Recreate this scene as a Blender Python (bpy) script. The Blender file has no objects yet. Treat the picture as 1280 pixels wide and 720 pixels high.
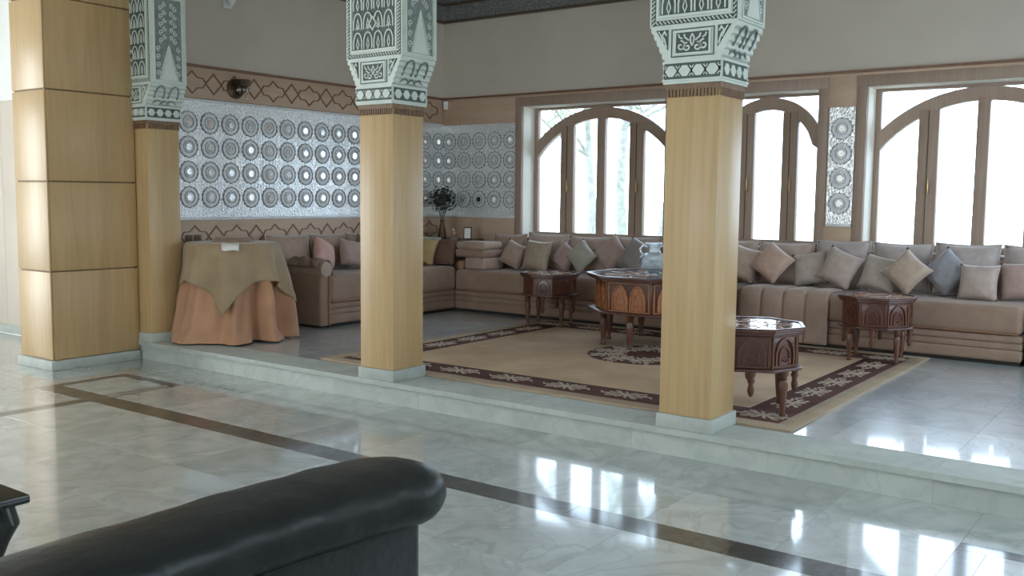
import bpy, bmesh, math, random
from mathutils import Vector, Matrix
random.seed(7)
PI = math.pi
SC = bpy.context.scene
COL = SC.collection

# ------------------------------------------------------------------ camera
def look(yaw, pitch, roll):
    y, p, r = map(math.radians, (yaw, pitch, roll))
    F = Vector((-math.sin(y)*math.cos(p), math.cos(y)*math.cos(p), -math.sin(p)))
    R = Vector((math.cos(y), math.sin(y), 0)); U = R.cross(F)
    R2 = R*math.cos(r) + U*math.sin(r); U2 = -R*math.sin(r) + U*math.cos(r)
    return Matrix((R2, U2, -F)).transposed()
cd = bpy.data.cameras.new('camera'); cam = bpy.data.objects.new('camera', cd); COL.objects.link(cam)
cd.sensor_width = 36; cd.lens = 1203.09*36/1280; cd.clip_start = .05; cd.clip_end = 300
cam.matrix_world = Matrix.Translation((0, 0, 1.5)) @ look(36.194, 5.379, .5765).to_4x4()
SC.camera = cam
# ------------------------------------------------------------------ sky, lights, exposure
SKY = 9.0
w = bpy.data.worlds.new('sky'); SC.world = w; w.use_nodes = True
bgn = w.node_tree.nodes['Background']; bgn.inputs[0].default_value = (.68, .84, 1, 1); bgn.inputs[1].default_value = SKY
def area(name, loc, rot, sx, sy, power, color=(1, 1, 1), portal=False):
    l = bpy.data.lights.new(name, 'AREA'); l.shape = 'RECTANGLE'; l.size = sx; l.size_y = sy; l.energy = power; l.color = color
    o = bpy.data.objects.new(name, l); COL.objects.link(o); o.location = loc; o.rotation_euler = rot
    if portal: l.cycles.is_portal = True
    return o
# added warm fill lamps at presumed lobby openings, behind and left of the camera
area('lobby_fill_light', (-5.0, -3.45, 1.9), (math.radians(90), 0, 0), 2.6, 1.8, 60, (1, .93, .80))
area('entrance_fill_light', (-11.95, 1.2, 1.6), (math.radians(90), 0, math.radians(-90)), 2.4, 2.6, 150, (1, .95, .82))
# sky portals in the three salon windows
for x0, x1 in ((-6.81, -4.90), (-4.435, -3.235), (-2.768, -.82)):
    area('window_portal', ((x0+x1)/2, 9.93, 1.8), (math.radians(-90), 0, 0), x1-x0, 1.6, 1, portal=True)
area('window_portal', (1.72, 7.4, 1.75), (math.radians(90), 0, math.radians(90)), 2.8, 1.7, 1, portal=True)  # portal of the unseen side opening, added to light the filigree wall
VS = SC.view_settings
VS.view_transform = 'Standard'; VS.look = 'None'; VS.exposure = -0.1; VS.gamma = 1; VS.use_curve_mapping = False
try:
    SC.cycles.use_denoising = True; SC.cycles.max_bounces = 10; SC.cycles.diffuse_bounces = 5; SC.cycles.transparent_max_bounces = 16
    SC.cycles.sample_clamp_indirect = 6; SC.cycles.caustics_reflective = False; SC.cycles.caustics_refractive = False
except Exception: pass

# ------------------------------------------------------------------ materials
MATS = {}
def base_mat(name):
    m = bpy.data.materials.new(name); m.use_nodes = True
    nt = m.node_tree; b = nt.nodes['Principled BSDF']; MATS[name] = m
    return m, nt, b
def N(nt, t, **k):
    n = nt.nodes.new(t)
    for a, v in k.items(): setattr(n, a, v)
    return n
def ramp(nt, fac, stops):
    r = N(nt, 'ShaderNodeValToRGB'); e = r.color_ramp.elements
    while len(e) < len(stops): e.new(.5)
    for q, (p, c) in zip(e, stops): q.position = p; q.color = (*c, 1)
    nt.links.new(fac, r.inputs[0]); return r.outputs[0]
def coords(nt, scale=(1, 1, 1), kind='Object'):
    t = N(nt, 'ShaderNodeTexCoord'); mp = N(nt, 'ShaderNodeMapping'); mp.inputs['Scale'].default_value = scale
    nt.links.new(t.outputs[kind], mp.inputs[0]); return mp.outputs[0]
def bump(nt, b, h, strength, dist=.01):
    bp = N(nt, 'ShaderNodeBump'); bp.inputs['Strength'].default_value = strength; bp.inputs['Distance'].default_value = dist
    nt.links.new(h, bp.inputs['Height']); nt.links.new(bp.outputs[0], b.inputs['Normal'])
def mul(c, f): return tuple(min(1, x*f) for x in c)
def plain(name, col, rough=.6, metal=0, var=.12, scale=6, bmp=0, bscale=60, spec=.5, sheen=0):
    m, nt, b = base_mat(name)
    co = coords(nt)
    n = N(nt, 'ShaderNodeTexNoise'); n.inputs['Scale'].default_value = scale; n.inputs['Detail'].default_value = 4
    nt.links.new(co, n.inputs[0])
    nt.links.new(ramp(nt, n.outputs[0], [(.3, mul(col, 1-var)), (.7, mul(col, 1+var))]), b.inputs['Base Color'])
    b.inputs['Roughness'].default_value = rough; b.inputs['Metallic'].default_value = metal
    b.inputs['Specular IOR Level'].default_value = spec
    if sheen: b.inputs['Sheen Weight'].default_value = sheen
    if bmp:
        n2 = N(nt, 'ShaderNodeTexNoise'); n2.inputs['Scale'].default_value = bscale; nt.links.new(co, n2.inputs[0])
        bump(nt, b, n2.outputs[0], bmp)
    return m
def wood(name, c1, c2, rough=.4, sc=(9, 9, .7), bmp=.05, wavy=.12):
    m, nt, b = base_mat(name)
    co = coords(nt, sc)
    n = N(nt, 'ShaderNodeTexNoise'); n.inputs['Scale'].default_value = 2.2; n.inputs['Detail'].default_value = 5; n.inputs['Distortion'].default_value = 1.2
    nt.links.new(co, n.inputs[0])
    wv = N(nt, 'ShaderNodeTexWave', bands_direction='X'); wv.inputs['Scale'].default_value = .9; wv.inputs['Distortion'].default_value = 9
    wv.inputs['Detail'].default_value = 3; wv.inputs['Detail Scale'].default_value = .6; nt.links.new(co, wv.inputs[0])
    mx = N(nt, 'ShaderNodeMix'); mx.inputs[0].default_value = wavy
    nt.links.new(n.outputs[0], mx.inputs[2]); nt.links.new(wv.outputs['Fac'], mx.inputs[3])
    nt.links.new(ramp(nt, mx.outputs[0], [(.25, c2), (.7, c1)]), b.inputs['Base Color'])
    b.inputs['Roughness'].default_value = rough
    bump(nt, b, n.outputs[0], bmp, .004)
    return m
def marble(name, c1, c2, vein, rough=.1, rnd=.12, coat=0):
    m, nt, b = base_mat(name)
    t = N(nt, 'ShaderNodeTexCoord'); oi = N(nt, 'ShaderNodeObjectInfo')
    sc = N(nt, 'ShaderNodeVectorMath', operation='SCALE'); cb = N(nt, 'ShaderNodeCombineXYZ')
    for i in range(3): nt.links.new(oi.outputs['Random'], cb.inputs[i])
    nt.links.new(cb.outputs[0], sc.inputs[0]); sc.inputs['Scale'].default_value = 37
    ad = N(nt, 'ShaderNodeVectorMath', operation='ADD'); nt.links.new(t.outputs['Object'], ad.inputs[0]); nt.links.new(sc.outputs[0], ad.inputs[1])
    n = N(nt, 'ShaderNodeTexNoise'); n.inputs['Scale'].default_value = 2.4; n.inputs['Detail'].default_value = 8; n.inputs['Distortion'].default_value = 1.6
    nt.links.new(ad.outputs[0], n.inputs[0])
    cl = ramp(nt, n.outputs[0], [(.35, c2), (.65, c1)])
    n2 = N(nt, 'ShaderNodeTexNoise'); n2.inputs['Scale'].default_value = 1.5; n2.inputs['Detail'].default_value = 9; n2.inputs['Distortion'].default_value = 2.6
    nt.links.new(ad.outputs[0], n2.inputs[0])
    vf = ramp(nt, n2.outputs[0], [(.46, (0, 0, 0)), (.5, (.55, .55, .55)), (.54, (0, 0, 0))])
    mx = N(nt, 'ShaderNodeMix', data_type='RGBA'); nt.links.new(vf, mx.inputs[0]); nt.links.new(cl, mx.inputs[6]); mx.inputs[7].default_value = (*vein, 1)
    hs = N(nt, 'ShaderNodeHueSaturation'); mr = N(nt, 'ShaderNodeMapRange')
    mr.inputs[3].default_value = 1-rnd; mr.inputs[4].default_value = 1+rnd
    nt.links.new(oi.outputs['Random'], mr.inputs[0]); nt.links.new(mr.outputs[0], hs.inputs['Value']); nt.links.new(mx.outputs[2], hs.inputs['Color'])
    nt.links.new(hs.outputs[0], b.inputs['Base Color']); b.inputs['Roughness'].default_value = rough; b.inputs['Coat Weight'].default_value = .9 if rough < .2 else 0; b.inputs['Coat Roughness'].default_value = rough*.7; b.inputs['Coat IOR'].default_value = 1.5
    b.inputs['Roughness'].default_value = rough*3
    n3 = N(nt, 'ShaderNodeTexNoise'); n3.inputs['Scale'].default_value = 4; nt.links.new(t.outputs['Object'], n3.inputs[0])
    bump(nt, b, n3.outputs[0], .03, .02)
    return m
def filigree(name, c1, c2, metal=.5, rough=.35, scale=26):
    m, nt, b = base_mat(name); co = coords(nt)
    v = N(nt, 'ShaderNodeTexVoronoi', feature='DISTANCE_TO_EDGE'); v.inputs['Scale'].default_value = scale; nt.links.new(co, v.inputs[0])
    nt.links.new(ramp(nt, v.outputs['Distance'], [(.05, c1), (.16, c2)]), b.inputs['Base Color'])
    b.inputs['Metallic'].default_value = metal; b.inputs['Roughness'].default_value = rough
    bump(nt, b, v.outputs['Distance'], .4, .010)
    return m

M_OAK = wood('light_oak', (.55, .375, .185), (.46, .30, .14), .38, (7, 7, .5))
M_PINE = wood('pale_wood', (.60, .43, .31), (.51, .355, .245), .45, (1, 1, 9))
M_FRAME = wood('window_wood', (.40, .29, .22), (.33, .23, .17), .45)
M_DARKWOOD = wood('dark_red_wood', (.11, .040, .026), (.065, .022, .015), .28, (14, 14, 3))
M_CARVED = plain('carved_wood', (.38, .15, .06), .4, var=.3, scale=30)
M_CORNERWOOD = wood('corner_wood', (.12, .075, .045), (.08, .048, .03), .4)
M_WALL = plain('beige_paint', (.61, .54, .45), .85, var=.04, scale=2)
M_WHITEWALL = plain('white_paint', (.85, .85, .83), .8, var=.02)
M_PINKWALL = plain('pale_stone', (.66, .58, .50), .5, var=.05, scale=2)
M_REVEAL = plain('cream_lining', (.88, .83, .74), .6, var=.03)
M_CEIL = plain('ceiling_paint', (.62, .60, .56), .9, var=.02)
M_CORNICE = filigree('carved_cornice', (.26, .26, .25), (.12, .125, .12), 0, .6, 30)
M_PLASTER = plain('white_plaster', (.64, .69, .63), .6, var=.05, scale=12)
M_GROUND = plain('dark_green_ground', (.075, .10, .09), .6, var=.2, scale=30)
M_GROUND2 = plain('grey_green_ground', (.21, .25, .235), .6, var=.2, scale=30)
M_FRINGE = plain('brown_fringe', (.20, .115, .06), .5, var=.2, scale=30)
M_MARBLE = marble('grey_marble', (.48, .51, .495), (.37, .40, .39), (.31, .34, .335), .085)
M_MARBLE_S = marble('salon_marble', (.52, .55, .56), (.42, .455, .465), (.30, .33, .335), .10)
M_STEP = marble('step_marble', (.47, .50, .455), (.41, .44, .40), (.36, .39, .36), .22, .06)
M_BLACK = marble('black_marble', (.030, .032, .030), (.018, .02, .018), (.09, .09, .085), .12, .15)
M_GROUT = plain('grout', (.42, .44, .42), .6)
M_LATTICE = filigree('silver_filigree', (.90, .90, .89), (.66, .67, .67), .65, .30, 34)
M_RINGDARK = plain('dark_silver', (.27, .275, .28), .5, .2, var=.2, scale=40)
M_RING = plain('pale_silver', (.74, .75, .75), .4, .1, var=.1, scale=40)
M_BOSS = plain('mirror_boss', (.95, .95, .94), .10, 1, var=.02)
M_INLAY = plain('brown_inlay', (.23, .115, .07), .45, var=.15, scale=20)
M_SOFA = plain('sofa_fabric', (.31, .20, .138), .8, var=.10, scale=9, bmp=.25, bscale=120, sheen=.25)
M_SOFALT = plain('sofa_fabric_pale', (.41, .29, .22), .75, var=.08, scale=9, bmp=.25, bscale=120, sheen=.25)
M_SOFATRIM = plain('sofa_trim', (.34, .17, .09), .7, var=.1, scale=20)
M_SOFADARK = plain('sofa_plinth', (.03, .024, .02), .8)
M_BACKC = plain('back_cushion_fabric', (.48, .36, .30), .7, var=.08, scale=14, bmp=.2, bscale=90, sheen=.3)
M_PIPING = plain('cushion_piping', (.56, .49, .45), .6, var=.05)  # pale tone lifted to carry the backlight on the cushion edges
M_RUG = plain('rug_beige', (.50, .365, .25), .95, var=.14, scale=2.2, bmp=.4, bscale=160, spec=.1)
M_RUGEDGE = plain('rug_edge', (.42, .33, .235), .95, var=.08, scale=5, bmp=.4, bscale=160, spec=.1)
M_RUGBROWN = plain('rug_brown', (.11, .056, .048), .95, var=.15, scale=8, bmp=.4, bscale=160, spec=.1)
M_RUGMOTIF = plain('rug_motif', (.44, .36, .29), .95, var=.1, scale=8, spec=.1)
M_CLOTH1 = plain('peach_cloth', (.46, .24, .13), .75, var=.12, scale=5, bmp=.2, bscale=40, sheen=.3)
M_CLOTH2 = plain('olive_cloth', (.35, .245, .14), .75, var=.12, scale=5, bmp=.2, bscale=70, sheen=.3)
M_PAPER = plain('white_paper', (.8, .78, .74), .8, var=.03)
M_LEATHER = plain('black_leather', (.007, .009, .009), .38, var=.2, scale=8, bmp=.25, bscale=26, spec=.32)
M_LACQUER = plain('black_lacquer', (.010, .012, .010), .25, var=.2)
M_BRASS = plain('brass', (.55, .40, .18), .3, 1)
M_BRONZE = plain('bronze', (.09, .055, .03), .4, .6)
M_SOIL = plain('garden_soil', (.42, .42, .36), .9, var=.2, scale=1)
M_BARK = plain('pale_bark', (.20, .20, .17), .9, var=.3, scale=6)
M_LEAF = plain('garden_leaf', (.22, .27, .18), .7, var=.3, scale=3)
M_DRIED = plain('dried_flower', (.035, .045, .04), .8, var=.4, scale=30)
M_TABLEGLASS = plain('table_glass', (.06, .075, .08), .06, 0, spec=.8)
def glass(name, tint, fac, rough=.02):
    m, nt, b = base_mat(name); nt.nodes.remove(b)
    tr = N(nt, 'ShaderNodeBsdfTransparent'); tr.inputs[0].default_value = (*tint, 1)
    gl = N(nt, 'ShaderNodeBsdfGlossy'); gl.inputs['Roughness'].default_value = rough
    fr = N(nt, 'ShaderNodeFresnel'); fr.inputs[0].default_value = 1.35
    ml = N(nt, 'ShaderNodeMath', operation='MULTIPLY'); ml.inputs[1].default_value = fac; nt.links.new(fr.outputs[0], ml.inputs[0])
    mx = N(nt, 'ShaderNodeMixShader'); nt.links.new(ml.outputs[0], mx.inputs[0]); nt.links.new(tr.outputs[0], mx.inputs[1]); nt.links.new(gl.outputs[0], mx.inputs[2])
    nt.links.new(mx.outputs[0], nt.nodes['Material Output'].inputs[0]); return m
M_GLASS = glass('window_glass', (.97, .985, 1), .8)
m_, nt_, b_ = base_mat('vase_glass'); b_.inputs['Transmission Weight'].default_value = .85; b_.inputs['Roughness'].default_value = .06
b_.inputs['Base Color'].default_value = (.93, .97, .97, 1); b_.inputs['IOR'].default_value = 1.45
nz_ = N(nt_, 'ShaderNodeTexNoise'); nz_.inputs['Scale'].default_value = 22; bump(nt_, b_, nz_.outputs[0], .6, .01)
M_VASE = m_

# ------------------------------------------------------------------ mesh helpers
class MB:
    def __init__(s): s.v = []; s.f = []; s.m = []
    def add(s, vs, fs, mi=0):
        o = len(s.v); s.v += [tuple(q) for q in vs]
        for f in fs: s.f.append(tuple(i+o for i in f)); s.m.append(mi)
        return s
    def box(s, x0, x1, y0, y1, z0, z1, mi=0):
        v = [(x, y, z) for z in (z0, z1) for y in (y0, y1) for x in (x0, x1)]
        return s.add(v, [(0, 2, 3, 1), (4, 5, 7, 6), (0, 1, 5, 4), (2, 6, 7, 3), (0, 4, 6, 2), (1, 3, 7, 5)], mi)
    def prism(s, poly, fr, d0, d1, mi=0):
        """poly in (u,v) extruded along the frame normal from d0 to d1"""
        O, U, V, W = fr; n = len(poly)
        a = [O+U*u+V*v+W*d0 for u, v in poly]; b = [O+U*u+V*v+W*d1 for u, v in poly]
        fs = [tuple(range(n-1, -1, -1)), tuple(range(n, 2*n))]+[(i, (i+1) % n, (i+1) % n+n, i+n) for i in range(n)]
        return s.add(a+b, fs, mi)
    def lathe(s, prof, c=(0, 0, 0), n=16, mi=0, cap=True, sx=1, sy=1):
        o = len(s.v); k = len(prof)
        vs = [(c[0]+r*sx*math.cos(2*PI*i/n), c[1]+r*sy*math.sin(2*PI*i/n), c[2]+z) for r, z in prof for i in range(n)]
        fs = [(j*n+i, j*n+(i+1) % n, (j+1)*n+(i+1) % n, (j+1)*n+i) for j in range(k-1) for i in range(n)]
        if cap: fs += [tuple(range(n-1, -1, -1)), tuple((k-1)*n+i for i in range(n))]
        return s.add(vs, fs, mi)
    def tube(s, pts, r, n=8, mi=0, closed=False):
        P = [Vector(p) for p in pts]; k = len(P); rs = r if isinstance(r, (list, tuple)) else [r]*k
        vs = []; up = None
        for i, p in enumerate(P):
            t = (P[(i+1) % k]-P[i-1]) if closed else (P[min(i+1, k-1)]-P[max(i-1, 0)])
            t.normalize()
            if up is None: up = Vector((0, 0, 1)) if abs(t.z) < .9 else Vector((1, 0, 0))
            a = t.cross(up)
            if a.length < 1e-4: a = t.orthogonal()
            a.normalize(); b = a.cross(t).normalized(); up = b
            vs += [p+(a*math.cos(2*PI*j/n)+b*math.sin(2*PI*j/n))*rs[i] for j in range(n)]
        m = k if closed else k-1
        fs = [(i*n+j, i*n+(j+1) % n, ((i+1) % k)*n+(j+1) % n, ((i+1) % k)*n+j) for i in range(m) for j in range(n)]
        if not closed: fs += [tuple(range(n-1, -1, -1)), tuple((k-1)*n+j for j in range(n))]
        return s.add(vs, fs, mi)
    def grid(s, fn, nu, nv, mi=0, closeu=False):
        vs = [fn(i/nu, j/nv) for j in range(nv+1) for i in range(nu+(0 if closeu else 1))]
        W = nu if closeu else nu+1
        fs = [(j*W+i, j*W+(i+1) % W, (j+1)*W+(i+1) % W, (j+1)*W+i) for j in range(nv) for i in range(nu)]
        return s.add(vs, fs, mi)
    def ribbon(s, pts, wd, h, fr, closed=False, mi=0, d0=0):
        O, U, V, W = fr; k = len(pts); P = [Vector((a, b)) for a, b in pts]; vs = []
        for i in range(k):
            a = P[i]-P[i-1] if (i > 0 or closed) else P[1]-P[0]
            b = P[(i+1) % k]-P[i] if (i < k-1 or closed) else P[-1]-P[-2]
            a = a.normalized() if a.length > 1e-9 else Vector((1, 0)); b = b.normalized() if b.length > 1e-9 else a
            t = a+b; t = t.normalized() if t.length > 1e-3 else a
            nr = Vector((-t.y, t.x)); q = max(.45, nr.dot(Vector((-a.y, a.x))))
            nr = nr*(wd/2/q)
            for sg, d in ((1, d0), (1, h), (-1, h), (-1, d0)):
                e = P[i]+nr*sg; vs.append(O+U*e.x+V*e.y+W*d)
        m = k if closed else k-1; fs = []
        for i in range(m):
            j = (i+1) % k
            for c in range(3): fs.append((i*4+c, j*4+c, j*4+c+1, i*4+c+1))
        if not closed: fs += [(0, 1, 2, 3), tuple((k-1)*4+c for c in (3, 2, 1, 0))]
        return s.add(vs, fs, mi)
    def mesh(s, name, mats, bevel=0, seg=2, smooth=False, angle=35):
        me = bpy.data.meshes.new(name); me.from_pydata(s.v, [], s.f)
        if not isinstance(mats, (list, tuple)): mats = [mats]
        for q in mats: me.materials.append(q)
        me.polygons.foreach_set('material_index', s.m)
        bm = bmesh.new(); bm.from_mesh(me)
        bmesh.ops.recalc_face_normals(bm, faces=bm.faces)
        if bevel: bmesh.ops.bevel(bm, geom=bm.edges[:], offset=bevel, segments=seg, profile=.5, affect='EDGES', clamp_overlap=True)
        bm.to_mesh(me); bm.free()
        if smooth or bevel:
            me.polygons.foreach_set('use_smooth', [True]*len(me.polygons))
            try: me.set_sharp_from_angle(angle=math.radians(angle))
            except Exception: pass
        me.update(); return me
    def build(s, name, mats, parent=None, loc=None, rot=None, **k):
        return obj(name, s.mesh(name, mats, **k), parent, loc, rot)
def obj(name, me, parent=None, loc=None, rot=None):
    o = bpy.data.objects.new(name, me); COL.objects.link(o)
    if parent is not None: o.parent = parent
    if loc is not None: o.location = loc
    if rot is not None: o.rotation_euler = rot
    return o
def thing(name, label, cat, loc=(0, 0, 0), rot=(0, 0, 0), group=None):
    return tag(obj(name, None, None, loc, rot), label, cat, group)
def tag(o, label, cat, group=None):
    o['label'] = label; o['category'] = cat
    if group: o['group'] = group
    return o
def struct(o, label=None):
    o['kind'] = 'structure'
    if label: o['label'] = label
    return o
def stuff(o): o['kind'] = 'stuff'; return o
def frame(O, U, V):
    U = Vector(U); V = Vector(V); return (Vector(O), U, V, U.cross(V))
def cbox(name, mat, parent, x0, x1, y0, y1, z0, z1, bev=.004, seg=2):
    """box whose origin is at its own centre"""
    c = ((x0+x1)/2, (y0+y1)/2, (z0+z1)/2); a, b, d = (x1-x0)/2, (y1-y0)/2, (z1-z0)/2
    return MB().box(-a, a, -b, b, -d, d).build(name, mat, parent, c, bevel=bev, seg=seg)

S = .165          # height of the raised salon floor
XL, YW = -8.06, 9.5
ZC = 4.15

# ================================================================== THE SETTING
# ---------------------------------------------------------------- lobby floor: marble tiles with black inlaid strips
fl = struct(MB().box(-12, 3, -3.5, 5.05, -.12, -.004).build('floor', M_GROUT), 'polished grey marble lobby floor with black inlaid strips')
_tile_cache = {}
def tile(parent, name, mat, x0, x1, y0, y1, z0, z1, gap=.0005):
    k = (name, round(x1-x0, 3), round(y1-y0, 3), round(z1-z0, 3))
    if k not in _tile_cache:
        a, b, d = (x1-x0)/2-gap, (y1-y0)/2-gap, (z1-z0)/2
        _tile_cache[k] = MB().box(-a, a, -b, b, -d, d).mesh(name, mat, bevel=.0006, seg=1)
    return obj(name, _tile_cache[k], parent, ((x0+x1)/2, (y0+y1)/2, (z0+z1)/2))
def tiles(parent, name, mat, x0, x1, y0, y1, sx, sy, z0, z1, skip=None):
    nx = max(1, round((x1-x0)/sx)); ny = max(1, round((y1-y0)/sy))
    for i in range(nx):
        for j in range(ny):
            a, b = x0+(x1-x0)*i/nx, x0+(x1-x0)*(i+1)/nx; c, d = y0+(y1-y0)*j/ny, y0+(y1-y0)*(j+1)/ny
            if skip and skip(a, b, c, d): continue
            tile(parent, name, mat, a, b, c, d, z0, z1)
for z in ((-9.6, -6.63, 1.3, 3.735), (-6.51, -.83, 1.3, 3.735), (-.71, 1.1, 1.9, 3.735), (-9.6, -7.30, 3.735, 5.03), (-7.20, -6.63, 3.917, 4.42),
          (-7.30, -6.51, 4.52, 5.03), (-6.51, -.83, 3.917, 5.03), (-.83, .0, 4.52, 5.03), (-.71, -.1, 3.917, 4.42), (0, 1.2, 3.735, 5.03)):
    tiles(fl, 'tile', M_MARBLE, *z, .62, .62, -.02, 0)
tiles(fl, 'tile', M_MARBLE, -12, -9.6, 1.3, 5.03, .62, .62, -.02, 0)
for z in ((-7.30, 0, 3.735, 3.917), (-6.63, -6.51, 1.3, 3.735), (-6.63, -6.592, 3.917, 4.42), (-6.548, -6.51, 3.917, 4.42), (-7.30, -6.51, 4.42, 4.52),
          (-7.30, -7.20, 3.917, 4.42), (-.83, -.71, 2.2, 3.735), (-.83, -.71, 3.917, 4.42), (-.83, 0, 4.42, 4.52), (-.1, 0, 3.917, 4.42)):
    tiles(fl, 'black_strip', M_BLACK, *z, .78, .78, -.02, 0)
tiles(fl, 'tile', M_MARBLE, -6.592, -6.548, 3.917, 4.42, .6, .6, -.02, 0)
# ---------------------------------------------------------------- raised salon floor and its step
fs = struct(MB().box(-8.4, 1.5, 5.06, 9.9, -.1, S-.022).build('floor_salon', M_GROUT), 'raised salon floor of polished grey marble slabs')
def hid(a, b, c, d): return (a > -5.75 and b < -2.0 and c > 5.45 and d < 8.7) or c > 8.9 or (b < -7.4 and c > 6.6)
tiles(fs, 'tile', M_MARBLE_S, -8.06, 1.5, 5.33, 9.4, .64, .64, S-.02, S, hid)
st = struct(MB().box(-8.0, 1.5, 5.045, 5.07, 0, S-.04).build('trim_1', M_GROUT), 'pale marble step edge of the raised floor')
n = 11
for i in range(n):
    a = -7.9+9.4*i/n; b = -7.9+9.4*(i+1)/n
    tile(st, 'riser_slab', M_STEP, a, b, 5.022, 5.046, 0, S-.037)
    tile(st, 'tread_slab', M_STEP, a, b, 4.998, 5.33, S-.037, S)
# ---------------------------------------------------------------- walls
WINS = [(-6.81, -4.90, 4), (-4.435, -3.235, 3), (-2.768, -.82, 4)]
SILL, HEAD = 1.0, 2.585
wb = MB()
wb.box(-8.4, 1.5, YW, YW+.36, -.1, SILL); wb.box(-8.4, 1.5, YW, YW+.36, HEAD, ZC)
xs = [-8.4]+[q for a, b, _ in WINS for q in (a, b)]+[1.5]
for i in range(0, len(xs), 2): wb.box(xs[i], xs[i+1], YW, YW+.36, SILL, HEAD)
wback = struct(wb.build('wall_back', M_WALL), 'beige upper wall with three arched windows')
wleft = struct(MB().box(-8.4, XL, 5.36, YW, -.1, ZC).build('wall_left', M_WALL), 'beige salon wall with a silver filigree panel')
wr = MB(); wr.box(1.5, 1.75, 4.9, 6.0, -.1, ZC); wr.box(1.5, 1.75, 8.8, YW+.36, -.1, ZC); wr.box(1.5, 1.75, 6.0, 8.8, -.1, .9); wr.box(1.5, 1.75, 6.0, 8.8, 2.6, ZC)  # out of view; the gap is added to let sky onto the filigree wall
struct(wr.build('wall_right', M_WALL), 'beige salon side wall with a wide opening added for daylight')
struct(MB().box(-12.4, 1.75, -3.5, YW+.36, ZC, ZC+.2).build('ceiling', M_CEIL))
# lobby shell, with presumed openings, sized for the light, behind and left of the camera
lw = MB(); lw.box(-12, -6.3, -3.7, -3.5, -.1, ZC); lw.box(-3.7, 3, -3.7, -3.5, -.1, ZC); lw.box(-6.3, -3.7, -3.7, -3.5, 2.8, ZC); lw.box(-6.3, -3.7, -3.7, -3.5, -.1, 1.0)
struct(lw.build('wall_front', M_WHITEWALL))
lw = MB(); lw.box(-12.2, -12, -3.5, 0, -.1, ZC); lw.box(-12.2, -12, 2.4, 5.3, -.1, ZC); lw.box(-12.2, -12, 0, 2.4, 2.9, ZC)
struct(lw.build('wall_entrance', M_WHITEWALL))
struct(MB().box(3, 3.2, -3.7, 5.1, -.1, ZC).build('wall_lobby', M_WALL))
struct(MB().box(1.5, 3.2, 4.9, 5.1, -.1, ZC).build('wall_return', M_WALL))
# wall left of the panelled pillar: stone dado, white above
wd = struct(MB().box(-12, -8.0, 5.1, 5.36, -.1, ZC).build('wall_lobby_back', M_WHITEWALL), 'bright white lobby wall beyond the panelled pillar')
for i in range(5):
    cbox('dado_slab', M_PINKWALL, wd, -12+i*.8+.002, -12+(i+1)*.8-.002, 5.07, 5.1, .09, 2.45)
bb = struct(MB().box(-12, -8.4, 5.055, 5.1, 0, .09).build('baseboard_lobby', M_STEP, bevel=.004))

# ---------------------------------------------------------------- carved cornice
def cornice(name, x0, x1, y0, y1, ax, parent):
    o = struct(MB().box(x0, x1, y0, y1, 3.68, ZC).build(name, M_CORNICE, None))
    for z0, z1, d in ((3.665, 3.69, .02), (3.875, 3.9, .025), (4.08, 4.13, .05)):
        if ax == 'y': cbox('moulding', M_CORNERWOOD, o, x0, x1, y0-d, y1, z0, z1)
        else: cbox('moulding', M_CORNERWOOD, o, x0, x1+d, y0, y1, z0, z1)
    return o
cornice('trim_2', XL+.05, 1.5, YW-.05, YW, 'y', wback)
cornice('trim_3', XL, XL+.05, 5.36, YW, 'x', wleft)

# ---------------------------------------------------------------- silver filigree panels with rosettes, wood bands
def rosette_mesh():
    b = MB(); n = 28
    def ring(r0, r1, h0, h1, mi, lob=0):
        vs = []
        for i in range(n):
            a = 2*PI*i/n; k = 1+lob*(1 if i % 2 else -1)
            for r, h in ((r0, 0), (r0, h0), (r1*k, h1), (r1*k, 0)): vs.append((r*math.cos(a), r*math.sin(a), h))
        fs = []
        for i in range(n):
            j = (i+1) % n
            for c in range(3): fs.append((i*4+c, j*4+c, j*4+c+1, i*4+c+1))
        b.add(vs, fs, mi)
    ring(.097, .105, .007, .007, 1, .04); ring(.062, .092, .007, .005, 0); ring(.054, .058, .006, .006, 1); ring(.036, .052, .007, .006, 0) 
    for i in range(14):
        a = 2*PI*i/14; b.lathe([(.0055, 0), (.0055, .013), (.001, .016)], (.098*math.cos(a), .098*math.sin(a), 0), 6, 0)
    b.lathe([(.033, 0), (.033, .0105), (.032, .0115), (.001, .0115)], (0, 0, 0), 14, 2)
    return b.mesh('rosette', [M_RING, M_RINGDARK, M_BOSS], smooth=True, angle=40)
ROS = rosette_mesh()
ZR = [2.193, 1.955, 1.715, 1.472]
# left wall panel faces +X, back wall panel faces -Y
RX = Matrix(((0, 0, 1), (1, 0, 0), (0, 1, 0))).to_euler()      # local z -> +X
RY = Matrix(((1, 0, 0), (0, 0, -1), (0, 1, 0))).to_euler()     # local z -> -Y
pl = MB().box(XL, XL+.012, 5.37, YW-.012, 1.27, 2.42).build('filigree_panel', M_LATTICE, wleft)
y = 5.455
while y < YW-.1:
    for z in ZR: obj('rosette', ROS, pl, (XL+.012, y, z), RX)
    y += .2453
cbox('panel_moulding', M_RING, wleft, XL, XL+.025, 5.37, YW-.02, 1.245, 1.275); cbox('panel_moulding', M_RING, wleft, XL, XL+.02, 5.37, YW-.02, 2.40, 2.42)
def back_panel(x0, x1, cols):
    p = MB().box(x0, x1, YW-.012, YW, 1.27, 2.40).build('filigree_panel', M_LATTICE, wback)
    for x in cols:
        for z in ZR: obj('rosette', ROS, p, (x, YW-.012, z), RY)
    cbox('panel_moulding', M_RING, wback, x0, x1, YW-.025, YW, 1.245, 1.275)
back_panel(XL+.012, -6.90, [-7.95+.2405*i for i in range(5)])
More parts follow.
